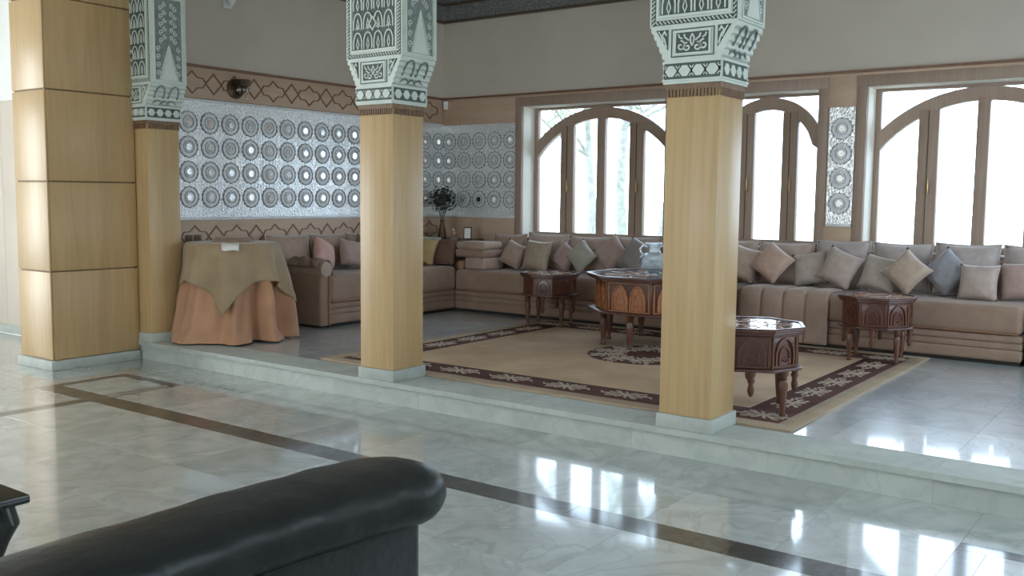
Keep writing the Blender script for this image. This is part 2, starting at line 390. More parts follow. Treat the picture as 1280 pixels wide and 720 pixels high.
back_panel(-4.80, -4.53, [-4.665]); back_panel(-3.125, -2.875, [-3.0]); back_panel(-.70, 1.45, [-.5+.245*i for i in range(8)])
# wood bands with strapwork of diamonds and stars
def diamond_mesh():
    b = MB(); fr = frame((0, 0, 0), (1, 0, 0), (0, 1, 0))
    b.ribbon([(-.092, 0), (0, .098), (.092, 0), (0, -.098)], .012, .008, fr, True); return b.mesh('diamond_inlay', M_INLAY)
def star_mesh():
    b = MB(); fr = frame((0, 0, 0), (1, 0, 0), (0, 1, 0)); p = []
    q = [(-.155, 0), (-.125, .045), (-.06, .05), (-.045, .062), (0, .105)]
    p = q+[(-x, y) for x, y in q[::-1][1:]]+[(x, -y) for x, y in q[1:]][::1][-1:0:-1]*0
    low = [(-x, -y) for x, y in q[1:]]+[(x, -y) for x, y in q[::-1][1:-1]]
    b.ribbon(p+low, .011, .008, fr, True); return b.mesh('star_inlay', M_INLAY)
DIA, STAR = diamond_mesh(), star_mesh()
def band_left(z0, z1):
    bd = cbox('wood_band', M_PINE, wleft, XL, XL+.02, 5.37, YW-.02, z0, z1)
    zc = (z0+z1)/2; yy = 5.50; i = 0
    while yy < YW-.2:
        o = obj('diamond_inlay' if i % 2 == 0 else 'star_inlay', DIA if i % 2 == 0 else STAR, bd); o.rotation_euler = RX
        o.location = Vector((XL+.02, yy, zc))-bd.location
        yy += .247; i += 1
band_left(2.425, 2.72); band_left(.93, 1.245)
cbox('wood_cap', M_INLAY, wleft, XL, XL+.035, 5.37, YW-.02, 2.72, 2.745)
cbox('wood_dado', M_PINE, wleft, XL, XL+.015, 5.37, YW-.02, S, .93)
for x0, x1 in ((XL+.02, -6.90), (-4.82, -4.52), (-3.145, -2.86), (-.73, 1.49)):
    cbox('wood_band', M_PINE, wback, x0, x1, YW-.02, YW, 2.40, 2.71); cbox('wood_dado', M_PINE, wback, x0, x1, YW-.02, YW, S, 1.245)
cbox('wood_band', M_PINE, wback, XL+.02, 1.49, YW-.022, YW, 2.69, 2.72); cbox('wood_cap', M_INLAY, wback, XL+.02, 1.49, YW-.035, YW, 2.72, 2.742)
cbox('wood_dado', M_PINE, wback, -6.9, -.73, YW-.015, YW, S, .98)

# ---------------------------------------------------------------- arched windows
def window(idx, x0, x1, np_):
    xc = (x0+x1)/2; hw = (x1-x0)/2; YF = YW+.23
    wn = struct(obj('window_%d' % idx, None, None, (xc, YF, SILL)), ['', 'four-light arched wooden window beside the dark corner of the room', 'narrow three-light arched wooden window half hidden by a column', 'four-light arched wooden window above the grey-blue cushions'][idx])
    def bx(name, mat, a, b, c, d, e, f, par=wn, bev=.004):
        o = cbox(name, mat, None, a, b, c, d, e, f, bev); o.location = o.location-Vector((xc, YF, SILL)); o.parent = par; return o
    # casing on the wall face, lining of the reveal, sill
    bx('casing', M_FRAME, x0-.095, x0, YW-.03, YW+.01, SILL-.02, HEAD+.10); bx('casing', M_FRAME, x1, x1+.095, YW-.03, YW+.01, SILL-.02, HEAD+.10)
    bx('casing', M_FRAME, x0-.095, x1+.095, YW-.032, YW+.01, HEAD, HEAD+.105)
    bx('reveal', M_REVEAL, x0, x0+.006, YW, YW+.36, SILL, HEAD); bx('reveal', M_REVEAL, x1-.006, x1, YW, YW+.36, SILL, HEAD)
    bx('reveal', M_REVEAL, x0, x1, YW, YW+.36, HEAD-.006, HEAD); bx('sill', M_STEP, x0, x1, YW-.02, YW+.36, SILL, SILL+.02)
    # outer frame
    e = .006; jw = .062
    bx('jamb', M_FRAME, x0+e, x0+jw, YF, YF+.07, SILL+.02, HEAD-e); bx('jamb', M_FRAME, x1-jw, x1-e, YF, YF+.07, SILL+.02, HEAD-e)
    bx('head_rail', M_FRAME, x0+jw, x1-jw, YF, YF+.07, HEAD-.032, HEAD-e); bx('bottom_rail', M_FRAME, x0+jw, x1-jw, YF, YF+.07, SILL+.02, SILL+.085)
    # arch
    a = hw-.03; zs, za = 2.15, HEAD-.03; rise = za-zs; R = (a*a+rise*rise)/(2*rise); zc_ = za-R; t = .125
    def zo(x): return zc_+math.sqrt(max(0, R*R-x*x))
    def zi(x): return zc_+math.sqrt(max(0, (R-t)**2-x*x)) if abs(x) < R-t else zs-t
    n = 22; fr = frame((0, 0, -SILL), (1, 0, 0), (0, 0, 1))   # normal -Y
    up = [(-a+2*a*i/n, zo(-a+2*a*i/n)) for i in range(n+1)]; lo = [(u, min(v-.05, zi(u))) for u, v in up]
    b = MB()
    for i in range(n): b.prism([lo[i], lo[i+1], up[i+1], up[i]], fr, -.068, .004)
    b.build('arch_rail', M_FRAME, wn, smooth=True)
    ia = hw-jw                                                  # inner half width
    if np_ == 4: mull = [(-.558, -.376), (-.054, .054), (.393-.0, .558)]; mull = [(-.56, -.378), (-.054, .054), (.378, .56)]
    else: mull = [(-.312, -.152), (.152, .312)]
    for c, d in mull:
        zz = zi((c+d)/2)+.03
        mo = bx('mullion', M_FRAME, xc+c, xc+d, YF-.006, YF+.07, SILL+.08, zz)
        if d-c > .12:   # meeting stiles of two casements
            g = MB().box(-.004, .004, -.004, .004, -(zz-SILL-.1)/2, (zz-SILL-.1)/2).build('joint_line', M_CORNERWOOD, mo, (0, -.04, 0))
            MB().box(-.008, .008, -.03, 0, -.05, .03).lathe([(.007, -.03), (.007, .09)], (0, -.03, 0), 8).build('handle', M_BRASS, mo, (.02, -.038, -.1), bevel=.002)
    edges = [-ia]+[q for m in mull for q in m]+[ia]
    for i in range(0, len(edges), 2):
        c, d = edges[i], edges[i+1]; k = 6
        poly = [(c, SILL+.08), (d, SILL+.08)]+[(d-(d-c)*j/k, min(zi(d-(d-c)*j/k), HEAD)+.01) for j in range(k+1)]
        MB().prism(poly, fr, -.040, -.034).build('pane', M_GLASS, wn)
    for sg in (-1, 1):
        k = 10; us = [sg*(ia*(1-j/k)) for j in range(k+1)]
        poly = [(u, zo(u)-.01) for u in us if zo(u) < HEAD-.035]; 
        poly += [(poly[-1][0], HEAD-.025), (sg*ia, HEAD-.025)]
        MB().prism(poly, fr, -.040, -.034).build('pane', M_GLASS, wn)
for i, (a, b, k) in enumerate(WINS): window(i+1, a, b, k)

# ================================================================== COLUMNS
def hexa(cx, cy, a, b):
    c = b*.75; return [(cx-a, cy), (cx-a+c, cy+b), (cx+a-c, cy+b), (cx+a, cy), (cx+a-c, cy-b), (cx-a+c, cy-b)]
def spiral(cx, cy, r, turns, a0, sg, k=16):
    return [(cx+r*(1-.85*i/k)*math.cos(a0+sg*2*PI*turns*i/k), cy+r*(1-.85*i/k)*math.sin(a0+sg*2*PI*turns*i/k)) for i in range(k+1)]
def arch_pts(u0, v0, wv, h):
    q = []
    for i in range(5):
        t = i/4; q.append((u0+wv/2*(t**1.6)*1.0, v0+h*.45+h*.55*math.sin(t*PI/2)))
    L = [(u0, v0)]+q; return L+[(2*u0+wv-x, y) for x, y in L[::-1][1:]]
def column(label, x0, x1):
    Y0, Y1 = 5.018, 5.342; xc, yc = (x0+x1)/2, (Y0+Y1)/2; hw = (x1-x0)/2; hd = (Y1-Y0)/2
    t = thing('column', label, 'column', (xc, yc, S), group='square oak columns along the step')
    z = lambda q: q-S
    MB().box(-hw-.014, hw+.014, -hd-.014, hd+.014, 0, .082).build('plinth', M_STEP, t, bevel=.005)
    MB().box(-hw, hw, -hd, hd, .082, z(2.145)).build('shaft', M_OAK, t, bevel=.006)
    # dentil fringe under the capital
    b = MB().box(-hw-.006, hw+.006, -hd-.006, hd+.006, z(2.115), z(2.15))
    for s_ in (-1, 1):
        for i in range(15):
            u = -hw+.012+(2*hw-.024)*i/14
            b.box(u-.006, u+.006, s_*(hd+.004)-.006, s_*(hd+.004)+.006, z(2.075), z(2.118)); v = u*hd/hw
            b.box(s_*(hw+.004)-.006, s_*(hw+.004)+.006, v-.006, v+.006, z(2.075), z(2.118))
    b.build('fringe', M_FRINGE, t)
    # capital: scalloped springing
    H = .27; D = hd+.02
    prof = [(.178, 2.148), (.178, 2.275), (.168, 2.285)]
    k = 5
    for i in range(k):
        a0 = (.168+(H-.012-.168)*i/k, 2.285+.185*i/k); a1 = (.168+(H-.012-.168)*(i+1)/k, 2.285+.185*(i+1)/k)
        for j in range(1, 5):
            t_ = j/4; bul = .010*math.sin(PI*t_)
            prof.append((a0[0]+(a1[0]-a0[0])*t_+bul, a0[1]+(a1[1]-a0[1])*t_-bul))
    prof += [(H, 2.472), (H, 3.30)]
    poly = [(-u, z(v)) for u, v in prof]+[(u, z(v)) for u, v in prof[::-1]]
    fr = frame((0, 0, 0), (1, 0, 0), (0, 0, 1))
    cap = MB().prism(poly, fr, -D, D).build('capital', M_PLASTER, t)
    faces = {'front': frame((0, -D, 0), (1, 0, 0), (0, 0, 1)), 'back': frame((0, D, 0), (-1, 0, 0), (0, 0, 1))}
    g = MB(); sw = MB(); g2 = MB()
    for nm, f in faces.items():
        # chain band
        g.prism([(-.17, z(2.172)), (.17, z(2.172)), (.17, z(2.262)), (-.17, z(2.262))], f, 0, .003)
        for q in (2.168, 2.266): sw.ribbon([(-.178, z(q)), (.178, z(q))], .010, .008, f)
        for i in range(4): MB().prism(hexa(-.126+.084*i, z(2.217), .037, .030), f, 0, .009).build('chain_link', M_PLASTER, cap)
        for i in range(5):
            u = -.168+.084*i
            sw.ribbon([(u-.012, z(2.188)), (u, z(2.205)), (u, z(2.229)), (u-.012, z(2.246))], .006, .007, f); sw.ribbon([(u+.012, z(2.188)), (u, z(2.205)), (u, z(2.229)), (u+.012, z(2.246))], .006, .007, f)
        # square arabesque panel
        c = z(2.372)
        g.ribbon([(-.128, c-.075), (.128, c-.075), (.128, c+.075), (-.128, c+.075)], .006, .003, f, True)
        g.prism([(-.098, c-.056), (.098, c-.056), (.098, c+.056), (-.098, c+.056)], f, 0, .003)
        sw.ribbon([(-.106, c-.062), (.106, c-.062), (.106, c+.062), (-.106, c+.062)], .012, .009, f, True)
        for s_ in (-1, 1):
            sw.ribbon(spiral(s_*.030, c-.026, .026, 1.15, PI/2, -s_), .0085, .008, f)
            sw.ribbon(spiral(s_*.070, c-.018, .030, 1.1, PI/2, s_), .0085, .008, f)
            sw.ribbon([(0, c+.046), (s_*.012, c+.022), (s_*.008, c-.005), (0, c-.02)], .008, .008, f)
            sw.ribbon([(s_*.02, c+.01), (s_*.045, c+.028), (s_*.05, c+.046)], .008, .008, f)
            sw.ribbon([(s_*.06, c+.022), (s_*.078, c+.03), (s_*.085, c+.048)], .008, .008, f)
            # wing triangle
            w3 = [(s_*.150, z(2.452)), (s_*.228, z(2.452)), (s_*.150, z(2.335))]
            g.prism(w3, f, 0, .003); sw.ribbon([(s_*.158, z(2.352)), (s_*.172, z(2.40)), (s_*.188, z(2.42)), (s_*.172, z(2.442)), (s_*.160, z(2.42))], .008, .008, f)
            sw.ribbon([(s_*.178, z(2.385)), (s_*.196, z(2.425)), (s_*.21, z(2.445))], .007, .008, f)
        # rope border
        for p in ([(-.236, 2.492), (.236, 2.492)], [(-.246, 2.477), (-.246, 3.2)], [(.246, 2.477), (.246, 3.2)]):
            p = [(u, z(v)) for u, v in p]; g.ribbon(p, .026, .003, f)
            L = math.hypot(p[1][0]-p[0][0], p[1][1]-p[0][1]); nn = int(L/.024); d = ((p[1][0]-p[0][0])/L, (p[1][1]-p[0][1])/L)
            for i in range(nn):
                s0 = (i+.5)*L/nn; cx, cy = p[0][0]+d[0]*s0, p[0][1]+d[1]*s0
                sw.ribbon([(cx-d[0]*.009-d[1]*.009, cy-d[1]*.009+d[0]*.009), (cx+d[0]*.009+d[1]*.009, cy+d[1]*.009-d[0]*.009)], .006, .006, f)
        # field of pointed arches
        g.prism([(-.205, z(2.535)), (.205, z(2.535)), (.205, z(3.2)), (-.205, z(3.2))], f, 0, .003)
        sw.ribbon([(-.218, z(3.2)), (-.218, z(2.524)), (.218, z(2.524)), (.218, z(3.2))], .014, .009, f)
        for r in range(5):
            v0 = z(2.54+.135*r)
            for i in range(4):
                u0 = -.2+.1*i
                sw.ribbon(arch_pts(u0+.010, v0, .08, .115), .0085, .009, f)
                sw.ribbon([(u0+.05, v0), (u0+.038, v0+.03), (u0+.05, v0+.075), (u0+.062, v0+.03)], .006, .008, f, True)
                if r % 2: sw.ribbon([(u0+.028, v0+.005), (u0+.05, v0+.028), (u0+.072, v0+.005)], .006, .008, f)
        dm = [(0, z(2.665)), (.034, z(2.71)), (0, z(2.755)), (-.034, z(2.71))]
        g.prism(dm, f, .008, .0115); sw.ribbon(dm, .008, .013, f, True)
    for s_ in (-1, 1):
        f = frame((s_*H, 0, 0), (0, s_, 0), (0, 0, 1)); f2 = frame((s_*.178, 0, 0), (0, s_, 0), (0, 0, 1))
        g.prism([(-.165, z(2.172)), (.165, z(2.172)), (.165, z(2.262)), (-.165, z(2.262))], f2, 0, .003)
        for q in (2.168, 2.266): sw.ribbon([(-D, z(q)), (D, z(q))], .010, .008, f2)
        for i in range(4): MB().prism(hexa(-.126+.084*i, z(2.217), .037, .030), f2, 0, .009).build('chain_link', M_PLASTER, cap)
        # side panel above the springing
        g2.prism([(-.13, z(2.50)), (.13, z(2.50)), (.13, z(3.2)), (-.13, z(3.2))], f, 0, .003)
        sw.ribbon([(-.142, z(3.2)), (-.142, z(2.49)), (.142, z(2.49)), (.142, z(3.2))], .012, .009, f)
        sw.prism([(-.085, z(2.50)), (.085, z(2.50)), (.03, z(2.68)), (0, z(2.78)), (-.03, z(2.68))], f, .003, .010)
        for sg in (-1, 1):
            for i in range(9):
                v0 = z(2.56+.07*i); sw.ribbon(spiral(sg*(.10-.03*(i > 3)), v0, .024, 1.2, PI/2*sg, sg), .007, .008, f)
                if i > 3: sw.ribbon(spiral(sg*.035, v0+.03, .022, 1.2, -PI/2*sg, -sg), .007, .008, f)
            sw.ribbon([(sg*.095, z(2.50)), (sg*.04, z(2.68)), (0, z(2.80))], .008, .012, f)
        # niches on the sloping springing
        sl = Vector((s_*(H-.168), 0, .185)).normalized(); f3 = frame((s_*.168, 0, z(2.285)), (0, s_, 0), tuple(sl))
        for u in (-.07, .07):
            g2.ribbon(arch_pts(u-.045, .07, .09, .12), .008, .014, f3); g2.ribbon([(u-.05, .02), (u, .055), (u+.05, .02)], .007, .014, f3)
        g2.ribbon([(-.05, .015), (.05, .015), (0, .05)], .006, .016, f3, True)
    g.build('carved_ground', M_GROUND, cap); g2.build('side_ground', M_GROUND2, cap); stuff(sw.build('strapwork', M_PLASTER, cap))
    return t
column('square oak column under a carved white capital, set against the panelled pillar', -8.008, -7.682)
column('square oak column under a carved white capital, beside the covered table and rug corner', -5.0515, -4.7245)
column('square oak column under a carved white capital, in front of the vase table', -2.5905, -2.2645)
# hidden-from-view arcade wall above the capitals
struct(MB().box(-8.3, 1.5, 5.03, 5.33, 3.46, ZC).build('wall_arcade', M_WALL))

# panelled pillar
M_GROOVE = plain('groove_wood', (.24, .16, .08), .6)
pr_ = thing('pillar', 'wide pale wood pillar built of stacked panels on a marble base', 'pillar', (-8.13, 4.6, 0))
MB().box(-.25, .25, -.385, .385, 0, ZC-.01).build('core', M_GROOVE, pr_)
MB().box(-.285, .285, -.425, .408, 0, .083).build('plinth', M_STEP, pr_, bevel=.005)
zz = [.083, .838, 1.595, 2.355, 3.11, 4.14]
for i in range(5):
    a, b = zz[i]+.006, zz[i+1]-.006
    MB().box(-.262, .262, -.402, -.384, a, b).build('panel', M_OAK, pr_, bevel=.005)
    MB().box(.249, .267, -.3835, .41, a, b).build('panel', M_OAK, pr_, bevel=.005)
    MB().box(-.267, -.249, -.3835, .41, a, b).build('panel', M_OAK, pr_, bevel=.005)

# ================================================================== RUG
rug = thing('rug', 'large beige rug with a brown flower-patterned border', 'rug', (-3.87, 6.98, S))
rx0, rx1, ry0, ry1 = -1.98, 1.96, -1.63, 1.66      # local extents
def rbox(name, mat, a, b, c, d, z0, z1): return MB().box(a, b, c, d, z0, z1).build(name, mat, rug, bevel=.003)
def strips(name, mat, m0, m1, z1):
    a0, a1, c0, c1 = rx0+m0, rx1-m0, ry0+m0, ry1-m0; k = m1-m0
    rbox(name, mat, a0, a1, c0, c0+k, 0, z1); rbox(name, mat, a0, a1, c1-k, c1, 0, z1)
    rbox(name, mat, a0, a0+k, c0+k, c1-k, 0, z1); rbox(name, mat, a1-k, a1, c0+k, c1-k, 0, z1)
strips('edge_strip', M_RUGEDGE, 0, .125, .014); strips('border', M_RUGBROWN, .125, .43, .0145)
rbox('field', M_RUG, rx0+.43, rx1-.43, ry0+.43, ry1-.43, 0, .015)
def motif_mesh():
    b = MB(); f = frame((0, 0, 0), (1, 0, 0), (0, 1, 0))
    for sx in (-1, 1):
        for sy in (-1, 1):
            b.ribbon([(0, 0), (sx*.05, sy*.03), (sx*.09, sy*.075), (sx*.12, sy*.08)], .022, .003, f)
            b.ribbon([(sx*.05, sy*.03), (sx*.10, sy*.02), (sx*.14, sy*.035)], .018, .003, f)
            b.ribbon([(sx*.01, 0), (sx*.02, sy*.06), (sx*.045, sy*.085)], .016, .003, f)
        b.ribbon([(sx*.12, 0), (sx*.17, sx*.02), (sx*.20, -sx*.015)], .016, .003, f)
    b.lathe([(.026, 0), (.026, .004)], n=8)
    return b.mesh('border_motif', M_RUGMOTIF)
MOT = motif_mesh(); mid = .2775
for i in range(8):
    x = rx0+mid+(rx1-rx0-2*mid)*i/7
    for yy in (ry0+mid, ry1-mid): obj('border_motif', MOT, rug, (x, yy, .0145))
for i in range(1, 6):
    yy = ry0+mid+(ry1-ry0-2*mid)*i/6
    for x in (rx0+mid, rx1-mid): obj('border_motif', MOT, rug, (x, yy, .0145), (0, 0, PI/2))
md = MB().lathe([(.50, 0), (.50, .004)], n=32).build('medallion', M_RUGBROWN, rug, (.02, .22, .0148))
for i in range(10):
    a = 2*PI*i/10; obj('medallion_motif', MOT, md, (.33*math.cos(a), .33*math.sin(a), .004), (0, 0, a+.5))

# ================================================================== SOFAS
def rbx(name, mat, par, x0, x1, y0, y1, z0, z1, bev, seg=3): return cbox(name, mat, par, x0, x1, y0, y1, z0, z1, bev, seg)
def bench(label, L, D, seat, cat='sofa', loc=(0, 0, 0), rot=0, arm=None):
    """long Moroccan bench; local x along its length from 0 to L, front at y=0, back at y=D"""
    t = thing('banquette_sofa', label, cat, loc, (0, 0, rot), 'fabric banquette sofas')
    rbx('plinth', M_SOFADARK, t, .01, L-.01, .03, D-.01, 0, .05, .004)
    rbx('base_band', M_SOFA, t, 0, L, .0, D, .032, .128, .02)
    rbx('base_band', M_SOFA, t, 0, L, .006, D, .126, .188, .018)
    rbx('base_band', M_SOFA, t, 0, L, .0, D, .186, .248, .018)
    rbx('mattress', M_SOFA, t, .005, L-.005, -.012, D, .250, seat-S, .05, 4)
    MB().tube([(.03, -.004, .262), (L-.03, -.004, .262)], .007, 6).build('piping', M_SOFATRIM, t, smooth=True)
    return t
ST = .655
b1 = bench('long beige banquette sofa running under the windows from the dark corner', 3.47, .78, ST, loc=(-7.2, 8.69, S))
b2 = bench('beige banquette sofa under the window behind the octagonal table by the rug corner', 2.49, .78, ST, loc=(-3.715, 8.69, S))
b3 = bench('beige banquette sofa at the far end under the wide window, past a dark gap', 2.3, .78, ST, loc=(-1.195, 8.69, S))
b4 = bench('beige banquette sofa along the silver filigree wall', 2.0, .82, .69, loc=(-7.2, 6.72, S), rot=PI/2)
# end arm of the filigree wall sofa: panel, roll and trim
rbx('arm_panel', M_SOFA, b4, -.13, 0, -.01, .575, .02, .56, .03)
MB().tube([(-.065, -.03, .60), (-.065, .0, .60), (-.065, .4, .60), (-.065, .57, .60)], [.075, .085, .085, .075], 14).build('arm_roll', M_SOFALT, b4, smooth=True)
MB().tube([(-.02, -.015, .03), (-.02, -.018, .3), (-.015, -.018, .55)], .012, 6).build('piping', M_SOFATRIM, b4, smooth=True)
# layered end arm of the window sofa in the corner
for i, (z0, z1, m, o, lb) in enumerate(((.492, .63, M_SOFALT, 0, 'bottom'), (.631, .725, M_SOFA, .01, 'middle'), (.726, .815, M_SOFALT, .02, 'topmost'))):
    q = cbox('seat_pad', m, None, (-7.27+o if i else -7.10), -6.80-o, 8.745+o, 9.13, z0+S, z1+S, .032, 4)
    tag(q, 'beige rounded seat pad stacked in the sofa corner, %s of its stack' % lb, 'seat pad', 'stacked seat pads')
bo = thing('bolster', 'short brown bolster roll wedged at the corner end of the window sofa', 'bolster', (-7.150, 8.735, .704))
MB().tube([(0, 0, 0), (0, .2, 0), (0, .38, 0)], .052, 14).build('roll', M_SOFA, bo, smooth=True)
MB().lathe([(.045, 0), (.045, .006), (.02, .010), (.008, .016)], n=14).build('end_rosette', M_SOFATRIM, bo, rot=(PI/2, 0, 0), smooth=True)
MB().lathe([(.035, 0), (.012, .06), (.006, .075)], (0, 0, 0), 10).build('tassel', M_CLOTH2, bo, (.03, -.02, -.125), smooth=True)

# draped quilted seat cover
sc = thing('seat_cover', 'quilted grey-brown cover draped over the seat down to the floor', 'sofa cover', (-3.64, 8.65, S))
PW = .212
def cover_panel(i):
    path = [(.42, .500), (.25, .506), (.12, .508), (.05, .503), (.015, .485), (-.004, .45), (-.01, .38), (-.008, .25), (-.006, .12), (-.008, .03)]
    nu = 8
    def fn(u, v):
        k = v*(len(path)-1); a = min(int(k), len(path)-2); t = k-a
        y = path[a][0]*(1-t)+path[a+1][0]*t; z = path[a][1]*(1-t)+path[a+1][1]*t
        bul = .016*math.sqrt(max(0, math.sin(PI*u)))
        top = max(0, min(1, (y+.01)/.05))
        return (i*PW+u*PW, y-bul*(1-top), z+bul*top)
    b = MB().grid(fn, nu, 27)
    o = b.build('quilted_panel', M_SOFALT, sc, smooth=True, angle=80)
    so = o.modifiers.new('thickness', 'SOLIDIFY'); so.thickness = .008; so.offset = -1
for i in range(4): cover_panel(i)

# ---------------------------------------------------------------- cushions
def pillow_mesh(name, mat, wd, ht, th, n=12, pinch=.07, seed=0):
    rnd = random.Random(seed); b = MB(); ph = [rnd.uniform(0, 6) for _ in range(4)]
    def fn(sg):
        def g(u, v):
            a, c = 2*u-1, 2*v-1
            x = wd/2*a*(1-pinch*(1-c*c)*a*a); z = ht/2*c*(1-pinch*(1-a*a)*c*c)
            q = max(0, (1-a*a)*(1-c*c))
            y = sg*th/2*q**.42*(1+.10*math.sin(3*a+ph[0])*math.cos(2.5*c+ph[1])+.05*math.sin(7*a+ph[2]+4*c))
            return (x, y, z)
        return g
    b.grid(fn(-1), n, n); b.grid(fn(1), n, n)
    me = bpy.data.meshes.new(name); me.from_pydata(b.v, [], b.f); me.materials.append(mat)
    bm = bmesh.new(); bm.from_mesh(me); bmesh.ops.remove_doubles(bm, verts=bm.verts, dist=1e-4); bmesh.ops.recalc_face_normals(bm, faces=bm.faces); bm.to_mesh(me); bm.free()
    me.polygons.foreach_set('use_smooth', [True]*len(me.polygons)); return me
def outline(wd, ht, pinch=.07, k=8):
    p = []
    for s_ in range(4):
        for i in range(k):
            t = -1+2*i/k; a, c = [(t, -1), (1, t), (-t, 1), (-1, -t)][s_]
            p.append((wd/2*a*(1-pinch*(1-c*c)*a*a), 0, ht/2*c*(1-pinch*(1-a*a)*c*c)))
    return p
def back_cushion(label, x0, x1, mat, top, left=False, seed=0):
    wd = (x1-x0)*1.01; ht = (top-ST)*1.02
    if not left: t = thing('back_cushion', label, 'cushion', ((x0+x1)/2, 9.345, ST+ht/2-.005), (math.radians(-9), random.uniform(-.02, .02), random.uniform(-.03, .03)), 'large back cushions')
    else: t = thing('back_cushion', label, 'cushion', (-7.91, (x0+x1)/2, .69+(top-.69)/2), (math.radians(-9), random.uniform(-.02, .02), PI/2+random.uniform(-.03, .03)), 'large back cushions')
    if left: ht = top-.69
    obj('cover', pillow_mesh('cover', mat, wd, ht, .20, 14, .075, seed), t)
    MB().tube(outline(wd*.995, ht*.995, .075), .009, 6, closed=True).build('piping', M_PIPING, t, smooth=True)
    return t
def fab(name, c): return plain(name, c, .65, var=.1, scale=16, bmp=.2, bscale=90, sheen=.35)
M_BC2 = fab('back_cushion_brown', (.40, .275, .20)); M_BC3 = fab('back_cushion_bluegrey', (.46, .385, .36))
for i, (a, b, m, tp, lb) in enumerate((
    (-7.14, -6.64, M_BC2, 1.06, 'plain brown back cushion against the wall, next to the stacked sofa arm'),
    (-6.62, -6.05, M_BACKC, 1.085, 'mauve back cushion behind the gold-striped throw pillow'),
    (-6.03, -5.47, M_BACKC, 1.07, 'mauve back cushion behind the pink and the greenish throw pillows'),
    (-5.45, -4.88, M_BACKC, 1.085, 'mauve back cushion behind the flat grey pillow and the glass vase'),
    (-4.86, -4.32, M_BACKC, 1.08, 'mauve back cushion against the wall pier between the first two windows'),
    (-4.30, -3.76, M_BACKC, 1.085, 'mauve back cushion behind the plain beige throw pillow beside the oak column'),
    (-3.74, -3.18, M_BACKC, 1.08, 'mauve back cushion under the narrow window, behind the peach pillow'),
    (-3.16, -2.64, M_BC3, 1.115, 'pale back cushion against the filigree strip between the windows'),
    (-2.62, -2.09, M_BC3, 1.11, 'pale back cushion behind the octagonal table near the wall, under the wide window'),
    (-2.07, -1.53, M_BC3, 1.125, 'pale back cushion behind the blue-grey diamond pillow'),
    (-1.51, -.97, M_BC3, 1.12, 'pale back cushion behind the mauve pillow past the pinkish square one'))):
    back_cushion(lb, a, b, m, tp, seed=i)
for i, (a, b, lb) in enumerate(((5.98, 6.50, 'brown back cushion at the filigree wall behind the covered table'), (6.52, 7.10, 'brown back cushion at the filigree wall, behind the sofa arm'), (7.12, 7.64, 'brown back cushion at the filigree wall behind the grey leaning pillow'), (7.66, 8.18, 'brown back cushion at the filigree wall behind the oak column'))):
    if a > 6.2: back_cushion(lb, a, b, M_BC2, 1.085, True, 20+i)
_pc = {}
def throw(label, color, pos, size, roll=0, lean=-14, yaw=0, th=.14, seed=0, left=False):
    key = color
    if key not in _pc: _pc[key] = fab('pillow_'+key.replace(' ', '_'), PCOL[color])
    o = obj('throw_pillow', pillow_mesh('throw_pillow', _pc[key], size*1.13, size*1.13, th*1.1, 12, .10, seed), None, pos)
    o.rotation_euler = (Matrix.Rotation((PI/2 if left else 0)+math.radians(yaw), 3, 'Z') @ Matrix.Rotation(math.radians(lean), 3, 'X') @ Matrix.Rotation(math.radians(roll), 3, 'Y')).to_euler()
    return tag(o, label, 'pillow', 'small throw pillows')
PCOL = {'taupe': (.37, .26, .20), 'gold stripe': (.36, .27, .19), 'pink': (.42, .28, .26), 'sage': (.355, .335, .265), 'mauve': (.43, .30, .26), 'grey': (.28, .235, .22),
        'beige': (.47, .35, .27), 'peach': (.52, .35, .27), 'stone': (.46, .385, .33), 'rose': (.46, .36, .31), 'blue grey': (.31, .305, .325), 'rosy': (.68, .40, .34), 'olive': (.20, .14, .075), 'rust': (.13, .055, .035), 'gold': (.42, .29, .12)}
for i, a in enumerate((
    ('small taupe throw pillow leaning beside the gold-striped one', 'taupe', (-6.611, 9.062, 0.837), .27, 22, -20, 10),
    ('gold-striped brown throw pillow standing upright between taupe and pink pillows', 'gold stripe', (-6.284, 9.064, 0.837), .32, 4, -14, 0),
    ('pinkish throw pillow tilted on its corner behind the small table', 'pink', (-5.975, 9.191, 0.833), .25, 30, -18, 0),
    ('sage green throw pillow standing on its corner beside the pink one', 'sage', (-5.710, 9.104, 0.853), .265, 42, -18, 0),
    ('large mauve throw pillow standing on its corner beside the sage one', 'mauve', (-5.361, 9.181, 0.885), .31, 45, -18, 0),
    ('flat grey throw pillow behind the glass vase', 'grey', (-5.009, 9.106, 0.875), .33, 22, -22, 0),
    ('plain beige throw pillow half hidden by the oak column', 'beige', (-3.833, 9.163, 0.861), .32, 14, -18, 0),
    ('peach throw pillow standing on its corner on the quilted cover', 'peach', (-3.506, 9.103, 0.888), .30, 35, -20, 0),
    ('pale stone-coloured square throw pillow beside the peach one', 'stone', (-3.158, 9.200, 0.843), .30, -12, -18, 0),
    ('rose beige throw pillow tilted beside the stone grey one by the small table', 'rose', (-2.858, 9.130, 0.867), .31, 22, -18, 0),
    ('stone grey throw pillow behind the octagonal table near the wall', 'stone', (-2.496, 9.156, 0.836), .30, 10, -18, 0),
    ('beige throw pillow on its corner, right beside the blue-grey one', 'beige', (-2.235, 9.059, 0.870), .29, 40, -18, 0),
    ('blue-grey throw pillow standing on its corner', 'blue grey', (-1.925, 9.177, 0.879), .30, 42, -18, 0),
    ('pinkish beige square throw pillow beside the blue-grey diamond', 'rose', (-1.641, 9.064, 0.807), .29, 0, -16, 0),
    ('mauve square throw pillow past the pinkish beige one', 'mauve', (-1.321, 9.156, 0.832), .30, -6, -16, 0))):
    throw(*a, seed=40+i)
throw('bright rosy throw pillow on the sofa arm by the covered table', 'rosy', (-7.747, 7.158, 0.881), .27, 28, -20, 10, seed=70, left=True)
